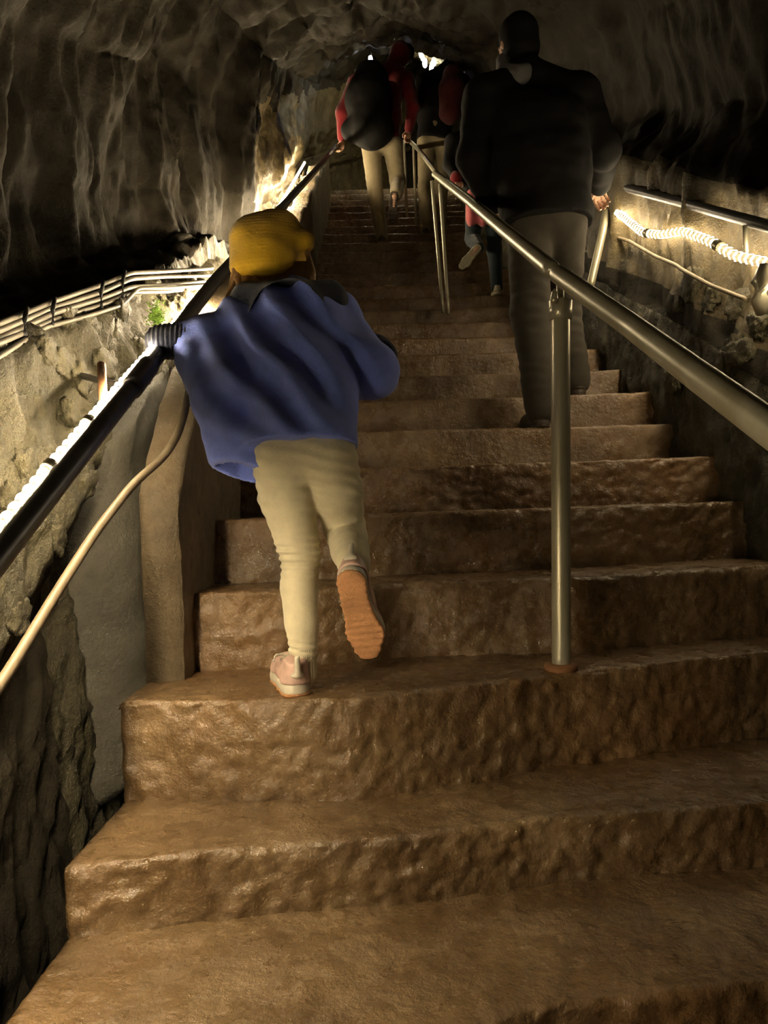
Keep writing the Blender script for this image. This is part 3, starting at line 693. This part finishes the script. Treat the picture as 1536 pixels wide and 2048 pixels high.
# ---- the child in blue
s = .70
J = dict(pelvis=U(607, 880, 1.87), chest=U(585, 690, 2.0), neck=U(572, 590, 2.08), head=U(548, 498, 2.13),
         shL=U(492, 645, 2.04), elL=U(420, 690, 2.02), wrL=U(358, 690, 2.05), shR=U(668, 640, 2.06), elR=U(742, 742, 2.0), wrR=U(738, 700, 2.17),
         hipL=U(570, 915, 1.87), knL=U(602, 1108, 1.91), anL=U(606, 1318, 1.875), hipR=U(656, 915, 1.87), knR=U(693, 1062, 2.0), anR=U(708, 1128, 1.755))
hx = U(596, 1390, 1.815); J['heelL'] = np.array([hx[0], hx[1], tread(1.83, hx[0]) + .004]); J['toeL'] = J['heelL'] + np.array([-.02, .18, 0])
J['heelR'] = U(702, 1150, 1.75); J['toeR'] = U(734, 1290, 1.87)
def child():
    U0 = globals()['U']
    def warp(px, py): return .15 * float(np.clip((830 - py) / 240, 0, 1)) * float(np.clip((px - 330) / 130, 0, 1))
    def U(px, py, d): return U0(px, py, d + warp(px, py))      # the back leans forward into the climb
    for k_, (a_, b_, c_) in dict(chest=(585, 690, 2.0), neck=(572, 590, 2.08), head=(548, 510, 2.14), shL=(492, 645, 2.04), elL=(420, 690, 2.02), shR=(668, 640, 2.06), elR=(742, 742, 2.0), wrR=(738, 700, 2.17)).items(): J[k_] = U(a_, b_, c_)
    pts = np.array(list(J.values())); lo = pts.min(0) - .17; hi = pts.max(0) + .17; h = .0058
    B = Field(lo, hi, h); pel, ch, nk = J['pelvis'], J['chest'], J['neck']; ac = nrm(J['shR'] - J['shL'])
    for k in (-1, 0, 1): B.chain([pel + ac * k * .04 + [0, .02, 0], ch + ac * k * .05 + [0, .02, 0]], [.052, .052], .03)
    B.cone(nk, J['head'], .04, .038, .02); B.chain([J['shL'], nk, J['shR']], [.035, .042, .035], .03)
    head(B, J['head'], (-.12, 1, .15), .86)
    for q in 'LR':
        B.chain([J['sh' + q], J['el' + q], J['wr' + q]], [.032, .026, .020], .012)
        B.chain([J['hip' + q], J['kn' + q], J['an' + q]], [.058, .038, .026], .02)
        t_ = nrm(J['toe' + q] - J['heel' + q]); B.chain([J['an' + q], J['heel' + q] * .75 + J['an' + q] * .25 + t_ * .03, J['toe' + q] * .75 + J['an' + q] * .25 - t_ * .05], [.027, .022, .018], .015)
    hand(B, J['wrL'], U(322, 690, 2.08) - J['wrL'], (0, .25, -1), .74); hand(B, J['wrR'], (-.1, 1, .3), (-1, 0, -.2), .74)
    root = link('person', B.mesh('person'), M['skin'], label='child in blue fleece, mustard hat and beige leggings, one hand on the left rail', category='person')
    # leggings
    T = Field(lo, hi, .005)
    T.chain([U(607, 892, 1.90), U(607, 910, 1.885)], [.070, .080], .02)
    for a, b in (((560, 900), (652, 900)),): T.cone(U(566, 908, 1.872), U(650, 908, 1.872), .080, .076, .03)
    T.chain([U(566, 915, 1.865), U(574, 990, 1.88), U(594, 1080, 1.90), U(602, 1112, 1.905), U(599, 1175, 1.90), U(603, 1245, 1.885), U(606, 1312, 1.876)], [.080, .071, .054, .049, .047, .041, .034], .010)
    T.chain([U(654, 915, 1.865), U(672, 980, 1.90), U(690, 1055, 1.99), U(694, 1075, 1.96), U(700, 1100, 1.86), U(708, 1132, 1.75)], [.076, .067, .054, .052, .047, .038], .010)
    sl = np.array(U(1, 0, 1) - U(0, 0, 1))
    def wr(P):
        yk = U(600, 1115, 1.9)[2]; ya = U(600, 1300, 1.88)[2]; left = P[:, 0] < U(640, 1100, 1.9)[0] + .02
        knee = np.exp(-((P[:, 2] - yk) / .045) ** 2) * left; ank = np.exp(-((P[:, 2] - ya) / .03) ** 2) * left
        thigh = np.exp(-((P[:, 2] - U(600, 960, 1.9)[2]) / .10) ** 2)
        n = noise(P * 9)
        return -.0042 * np.sin(P[:, 2] * 330 + 3 * n) * knee - .004 * np.sin(P[:, 2] * 380 + P[:, 0] * 60) * ank - .0022 * np.sin(P[:, 2] * 200 + 40 * P[:, 0] + 5 * n) * thigh + .003 * fbm(P * 14, 2)
    T.wrinkle(wr); child_of(root, 'leggings', T.mesh('leggings'), M['beige'])
    So = Field(np.minimum(U(540, 1420, 1.95), U(660, 1270, 1.80)) - .07, np.maximum(U(540, 1420, 1.95), U(660, 1270, 1.80)) + .07, .004); So.chain([U(607, 1300, 1.878), U(606, 1345, 1.872)], [.033, .033], .01); So.cone(U(606, 1345, 1.872), U(604, 1362, 1.875), .033, .03, .01)
    child_of(root, 'sock', So.mesh('sock'), M['sock'], label='pale ribbed sock')
    # fleece
    def fleece(g, fd):
        for (ax, ay, ad), (bx, by, bd), r1, r2 in (((525, 655, 2.02), (556, 900, 1.86), .092, .092), ((585, 640, 2.03), (605, 900, 1.86), .100, .096), ((640, 650, 2.03), (650, 900, 1.86), .092, .082)):
            fd.cone(U(ax, ay, ad), U(bx, by, bd), r1 - g, r2 - g, .03)
    K = Field(lo, hi, .0062); fleece(0, K); zc = U(600, 880, 1.80); K.cut(zc, (0.03, -.25, -1))
    Fl = K.like()
    Fl.chain([U(455, 690, 2.02), U(470, 800, 1.93), U(492, 960, 1.86)], [.075, .082, .070], .03); Fl.chain([U(395, 720, 2.0), U(425, 800, 1.93), U(462, 960, 1.86)], [.058, .048, .036], .03)
    Fl.cone(U(540, 740, 2.0), U(535, 960, 1.88), .07, .06, .04)
    Fl.cut(U(470, 918, 1.80), (-.28, -.35, -1)); 
    Fi = K.like(); fleece(.03, Fi); Fi.chain([U(470, 800, 1.93), U(494, 1000, 1.86)], [.058, .050], .02); Fi.chain([U(425, 800, 1.93), U(462, 1000, 1.86)], [.026, .022], .02); Fi.cone(U(535, 800, 1.95), U(535, 1000, 1.86), .046, .044, .03); Fi.cut(U(500, 868, 1.88), (0, 0, 1))
    a, b = K.f, Fl.f; kk = .02; hh = np.clip(.5 + .5 * (a - b) / kk, 0, 1); K.f = a * (1 - hh) + b * hh - kk * hh * (1 - hh)
    K.carve(Fi)
    # sleeves, shoulders, hood
    K.chain([J['shL'], U(425, 680, 2.02), U(366, 682, 2.045)], [.072, .062, .046], .03)
    K.chain([J['shR'], U(735, 735, 2.01), U(748, 745, 2.01)], [.070, .066, .066], .03); K.chain([U(748, 745, 2.01), U(742, 712, 2.14)], [.064, .046], .02)
    K.chain([J['shL'], U(575, 615, 2.06), J['shR']], [.060, .056, .060], .04)
    def fold(P):
        X, Z = P[:, 0], P[:, 2]; c0 = U(560, 760, 1.95); u = ((X - c0[0]) * 1.05 + (Z - c0[2]) * 1.0) / 1.45; v = ((X - c0[0]) - (Z - c0[2])) / 1.45
        n = noise(P * 5 + 2); body = np.clip(1 - np.abs(X - c0[0]) / .26, 0, 1)
        ff = .004 + .015 * np.sin(u * 62 + 2.2 * n + v * 6) * np.clip(body * 1.6, 0, 1) + .006 * fbm(P * 12, 2)
        return -ff * np.clip((Z - U(600, 885, 1.85)[2]) / .05, .15, 1)
    K.wrinkle(fold); child_of(root, 'fleece', K.mesh('fleece'), M['blue'])
    H = Field(np.minimum(U(440, 680, 2.15), U(720, 540, 1.95)) - .07, np.maximum(U(440, 680, 2.15), U(720, 540, 1.95)) + .07, .006); H.chain([U(500, 603, 1.985), U(580, 612, 1.94), U(658, 600, 1.985)], [.055, .070, .055], .03); H.ball(U(578, 640, 1.925), (.115, .05, .075), .04)
    H.wrinkle(lambda P: .006 * fbm(P * 12, 2)); child_of(root, 'hood', H.mesh('hood'), M['navy'], label='dark navy hood hanging on the back')
    C = Field(np.minimum(U(270, 750, 2.2), U(400, 610, 1.95)) - .07, np.maximum(U(270, 750, 2.2), U(400, 610, 1.95)) + .07, .0045); C.chain([U(372, 682, 2.04), U(325, 684, 2.06)], [.052, .047], .0); C.wrinkle(lambda P: .003 * np.sin(P[:, 0] * 500))
    child_of(root, 'cuff', C.mesh('cuff'), M['navy'], label='dark ribbed cuff')
    C = Field(np.minimum(U(690, 780, 2.25), U(820, 640, 1.95)) - .07, np.maximum(U(690, 780, 2.25), U(820, 640, 1.95)) + .07, .0045); C.chain([U(762, 712, 2.09), U(752, 698, 2.15)], [.047, .043], .0); C.wrinkle(lambda P: .003 * np.sin(P[:, 1] * 500))
    child_of(root, 'cuff', C.mesh('cuff'), M['navy'], label='dark ribbed cuff')
    # hat
    tl = math.radians(-16); R = np.array([[math.cos(tl), 0, math.sin(tl)], [0, 1, 0], [-math.sin(tl), 0, math.cos(tl)]])
    Ht = Field(np.minimum(U(420, 620, 2.25), U(660, 390, 2.0)) - .08, np.maximum(U(420, 620, 2.25), U(660, 390, 2.0)) + .08, .005)
    Ht.cone(U(504, 486, 2.11), U(506, 524, 2.10), .072, .070, .03); Ht.cone(U(556, 466, 2.12), U(540, 505, 2.10), .074, .082, .03)
    Ht.cone(U(560, 492, 2.11), U(610, 482, 2.10), .066, .034, .03); Ht.cone(U(540, 525, 2.09), U(556, 512, 2.18), .074, .09, .03)
    Ht.ball(U(535, 500, 2.15), (.105, .11, .10), .03, R)
    Ht.carve(Ht.like().ball(U(545, 545, 2.185), (.080, .085, .10), 0, R)); Ht.cut(U(520, 573, 2.05), (.50, 0, -1))
    Ht.wrinkle(lambda P: .012 * fbm(P * 9, 2) + .0010 * np.sin(P[:, 2] * 700))
    child_of(root, 'hat', Ht.mesh('hat'), M['mustard'], label='soft mustard yellow hat')
    Hr = Field(np.minimum(U(440, 640, 2.25), U(660, 470, 2.0)) - .07, np.maximum(U(440, 640, 2.25), U(660, 470, 2.0)) + .07, .004)
    g = np.random.default_rng(5)
    for k in range(34):
        x = 480 + 140 * k / 33; Hr.chain([U(x, 530, 2.08), U(x + 6 * g.normal(), 566 + 6 * g.normal(), 2.05), U(x + 9 * g.normal(), 588 + 10 * g.normal(), 2.03)], [.011, .009, .003], .003)
    Hr.chain([U(614, 505, 2.08), U(626, 545, 2.07), U(628, 592, 2.05)], [.008, .009, .003], .0); Hr.chain([U(470, 540, 2.06), U(462, 575, 2.06), U(450, 596, 2.06)], [.01, .008, .003], .0)
    child_of(root, 'hair', Hr.mesh('hair'), M['hair_fair'], label='fair hair below the hat')
    shoe(root, J['heelL'], (-.28, 1, 0), (0, 0, 1), .92, (M['shoe_pink'], M['shoe_white'], M['outsole'], M['shoe_white']), True, 'pale pink and white trainer planted on the step edge')
    shoe(root, U(697, 1140, 1.672), U(738, 1308, 1.79) - U(697, 1140, 1.672), (.10, 1, .5), .88, (M['shoe_pink'], M['shoe_white'], M['outsole'], M['shoe_white']), True, 'lifted trainer showing its tan sole')
child()

# ---- tall man in black
z1, z2 = tread(3.42, .75), tread(3.72, .95)
J4 = dict(pelvis=U(1092, 425, 3.38), chest=U(1078, 250, 3.42), neck=U(1052, 150, 3.46), head=U(1034, 92, 3.48), shL=U(968, 200, 3.42), elL=U(948, 320, 3.42), wrL=U(985, 412, 3.55),
          shR=U(1160, 195, 3.44), elR=U(1206, 300, 3.45), wrR=U(1200, 372, 3.75), hipL=U(1058, 440, 3.38), hipR=U(1130, 440, 3.38))
J4['heelL'] = XZ(1088, z1 + .006, 3.34); J4['toeL'] = J4['heelL'] + np.array([-.03, .27, 0]); J4['anL'] = J4['heelL'] + np.array([0, .06, .09]); J4['knL'] = .5 * (J4['hipL'] + J4['anL']) + np.array([0, .09, .02])
J4['heelR'] = XZ(1158, z2 + .006, 3.66); J4['toeR'] = J4['heelR'] + np.array([.03, .27, 0]); J4['anR'] = J4['heelR'] + np.array([0, .06, .09]); J4['knR'] = .5 * (J4['hipR'] + J4['anR']) + np.array([0, .16, .04])
J4['upL'] = J4['upR'] = np.array([0, 0, 1.])
r4, at, bb = person(J4, 1.02, .0085, 'tall man in a bulky black jacket and dull grey trousers right of the centre rail', dict(trousers=M['greyp'], jacket=M['black']), look=(-.45, 1, -.05), grips=dict(R=(.6, .3, -1), L=(.8, 0, -.2)), puff=1.16, folds=.008, hem=.06)
Hh = Field(J4['head'] - .2, J4['head'] + .2, .007); Hh.ball(at(0, -.018, .040), (.092, .108, .088), .0); Hh.ball(at(0, -.03, -.03), (.085, .085, .075), .03); Hh.cut(at(0, .0, -.075), (0, .9, -1)); Hh.wrinkle(lambda P: .004 * fbm(P * 14, 2))
child_of(r4, 'knit_cap', Hh.mesh('knit_cap'), M['black'], label='round black knitted cap')
Hh = Field(J4['neck'] - .25, J4['neck'] + .25, .007); Hh.chain([U(1012, 146, 3.42), U(1040, 152, 3.38), U(1072, 130, 3.42)], [.042, .045, .03], .02); Hh.cone(U(1004, 120, 3.44), U(1010, 150, 3.42), .028, .036, .02); Hh.wrinkle(lambda P: .008 * fbm(P * 14, 2))
child_of(r4, 'neck_scarf', Hh.mesh('neck_scarf'), M['greyscarf'], label='grey scarf round the neck')

# ---- small child in black farther up, right of the rail
zf = tread(5.72, .75); s = .74
J3 = dict(pelvis=U(968, 405, 5.62), chest=U(945, 312, 5.7), neck=U(948, 260, 5.76), head=U(952, 230, 5.80), shL=U(905, 285, 5.72), elL=U(898, 330, 5.68), wrL=U(912, 358, 5.6), shR=U(982, 290, 5.72), elR=U(1000, 340, 5.7), wrR=U(1000, 375, 5.8),
          hipL=U(950, 415, 5.62), hipR=U(988, 415, 5.62))
J3['heelR'] = XZ(996, zf + .006, 5.66); J3['toeR'] = J3['heelR'] + np.array([.0, .19, 0]); J3['anR'] = J3['heelR'] + np.array([0, .05, .07]); J3['knR'] = .5 * (J3['hipR'] + J3['anR']) + np.array([0, .06, 0]); J3['upR'] = np.array([0, 0, 1.])
J3['knL'] = U(945, 478, 5.72); J3['anL'] = U(956, 495, 5.5); J3['heelL'] = U(960, 490, 5.44); J3['toeL'] = U(930, 525, 5.48); J3['upL'] = np.array([.1, 1, .2])
r3, at, bb = person(J3, s, .008, 'small child in black with a pink hem, stepping up behind the centre rail', dict(trousers=M['teal'], jacket=M['black']), hem=.0, boots=(M['shoe_pale'], M['shoe_pale'], M['shoe_pale']))
Hh = Field(J3['pelvis'] - .25, J3['pelvis'] + .25, .007)
for k in (-1, 0, 1): Hh.cone(J3['pelvis'] + [k * .05, -.02, .02], J3['pelvis'] + [k * .065 - .02, -.05, -.13], .085, .060, .02)
Hh.wrinkle(lambda P: .010 * np.sin(P[:, 0] * 60)); child_of(r3, 'sweater_hem', Hh.mesh('sweater_hem'), M['pink'], label='pink sweater hem below the black jacket')
Hh = Field(J3['wrL'] - .12, J3['wrL'] + .12, .006); Hh.ball(J3['wrL'] + [0, 0, -.0], (.045, .045, .06), .02); child_of(r3, 'mitten', Hh.mesh('mitten'), M['red'], label='red mitten')
Hh = Field(J3['head'] - .18, J3['head'] + .18, .006); Hh.ball(at(0, -.015, .02), np.array([.086, .10, .105]) * .95, 0); Hh.cut(at(0, .055, 0), (0, 1, -.3)); Hh.wrinkle(lambda P: .004 * fbm(P * 20, 2)); child_of(r3, 'hair', Hh.mesh('hair'), M['hair_dark'])

# ---- hiker in red, left of the far rail
zf = tread(7.33, -.02)
J1 = dict(pelvis=U(762, 282, 7.25), chest=U(765, 190, 7.35), neck=U(785, 138, 7.46), head=U(802, 112, 7.52), shL=U(712, 165, 7.4), elL=U(684, 225, 7.4), wrL=U(684, 278, 7.5), shR=U(812, 160, 7.4), elR=U(826, 215, 7.35), wrR=U(818, 258, 7.5),
          hipL=U(742, 290, 7.25), hipR=U(785, 290, 7.25))
J1['heelL'] = XZ(764, zf + .006, 7.26); J1['toeL'] = J1['heelL'] + np.array([.0, .26, 0]); J1['anL'] = J1['heelL'] + np.array([0, .06, .09]); J1['knL'] = .5 * (J1['hipL'] + J1['anL']) + np.array([-.01, .10, 0]); J1['upL'] = np.array([0, 0, 1.])
J1['knR'] = U(795, 362, 7.45); J1['anR'] = U(793, 388, 7.12); J1['heelR'] = U(788, 382, 7.04); J1['toeR'] = U(785, 434, 7.10); J1['upR'] = np.array([.0, 1, .15])
r1, at, bb = person(J1, .98, .0105, 'hiker in a red jacket with a dark backpack and khaki trousers on the upper steps', dict(trousers=M['khaki'], jacket=M['red']), look=(.35, 1, -.3), grips=dict(L=(-.3, .3, -1)), hem=.02)
Hh = Field(bb[0], bb[1], .0105); Hh.chain([U(742, 160, 7.2), U(738, 200, 7.14), U(742, 258, 7.08)], [.17, .22, .19], .05); Hh.cone(U(705, 262, 7.14), U(765, 262, 7.12), .11, .11, .05); Hh.cone(U(722, 225, 7.0), U(756, 225, 7.0), .06, .06, .03); Hh.wrinkle(lambda P: .012 * fbm(P * 7, 2))
bp = child_of(r1, 'backpack', Hh.mesh('backpack'), M['black'], label='dark rounded backpack')
for a, b in (((716, 158), (722, 270)), ((768, 158), (768, 265))):
    Hh = Field(bb[0], bb[1], .012); Hh.chain([U(a[0], a[1], 7.42), U(a[0] - 2, a[1] - 16, 7.3), U(.5 * (a[0] + b[0]), a[1] + 30, 7.05)], [.022, .022, .02], .01); child_of(bp, 'strap', Hh.mesh('strap'), M['greyscarf'])
Hh = Field(J1['head'] - .25, J1['head'] + .25, .009); Hh.ball(at(0, -.03, .0), (.10, .115, .12), .0); Hh.cone(J1['neck'], at(0, -.04, -.03), .09, .09, .04); Hh.cut(at(0, .06, 0), (.35, 1, -.3)); child_of(r1, 'hood', Hh.mesh('hood'), M['red'], label='raised red hood')
Hh = Field(J1['head'] - .25, J1['head'] + .25, .009); Hh.ball(at(.03, .02, .05), (.10, .12, .075), .0); Hh.ball(at(.03, .11, .05), (.07, .07, .014), .01); Hh.cut(at(0, 0, .03), (0, -.2, -1)); child_of(r1, 'cap', Hh.mesh('cap'), M['black'], label='dark cap')

# ---- companion beside the hiker
zf = tread(7.75, .5)
J2 = dict(pelvis=U(868, 272, 7.7), chest=U(880, 185, 7.76), neck=U(895, 138, 7.82), head=U(906, 112, 7.86), shL=U(845, 165, 7.76), elL=U(838, 215, 7.7), wrL=U(846, 255, 7.85), shR=U(925, 165, 7.78), elR=U(938, 220, 7.75), wrR=U(925, 262, 7.85),
          hipL=U(852, 282, 7.7), hipR=U(886, 282, 7.7))
for q, px, dd in (('L', 852, 7.62), ('R', 884, 7.98)):
    zf = tread(dd + .1, .5); J2['heel' + q] = XZ(px, zf + .006, dd); J2['toe' + q] = J2['heel' + q] + np.array([0, .25, 0]); J2['an' + q] = J2['heel' + q] + np.array([0, .06, .09]); J2['kn' + q] = .5 * (J2['hip' + q] + J2['an' + q]) + np.array([0, .10, .02]); J2['up' + q] = np.array([0, 0, 1.])
r2, at, bb = person(J2, .95, .0115, 'dark-jacketed walker with a red pack, half hidden behind the tall man', dict(trousers=M['khaki'], jacket=M['black']), hem=.07)
Hh = Field(bb[0], bb[1], .011); Hh.chain([U(905, 150, 7.55), U(905, 180, 7.52), U(900, 225, 7.52)], [.10, .13, .11], .04); Hh.wrinkle(lambda P: .012 * fbm(P * 7, 2)); child_of(r2, 'backpack', Hh.mesh('backpack'), M['dullred'], label='small dull red backpack')
Hh = Field(J2['head'] - .22, J2['head'] + .22, .009); Hh.ball(at(0, -.018, .02), (.092, .108, .108), 0); Hh.cut(at(0, .06, 0), (0, 1, -.3)); Hh.wrinkle(lambda P: .006 * fbm(P * 18, 2)); child_of(r2, 'hair', Hh.mesh('hair'), M['hair_dark'])
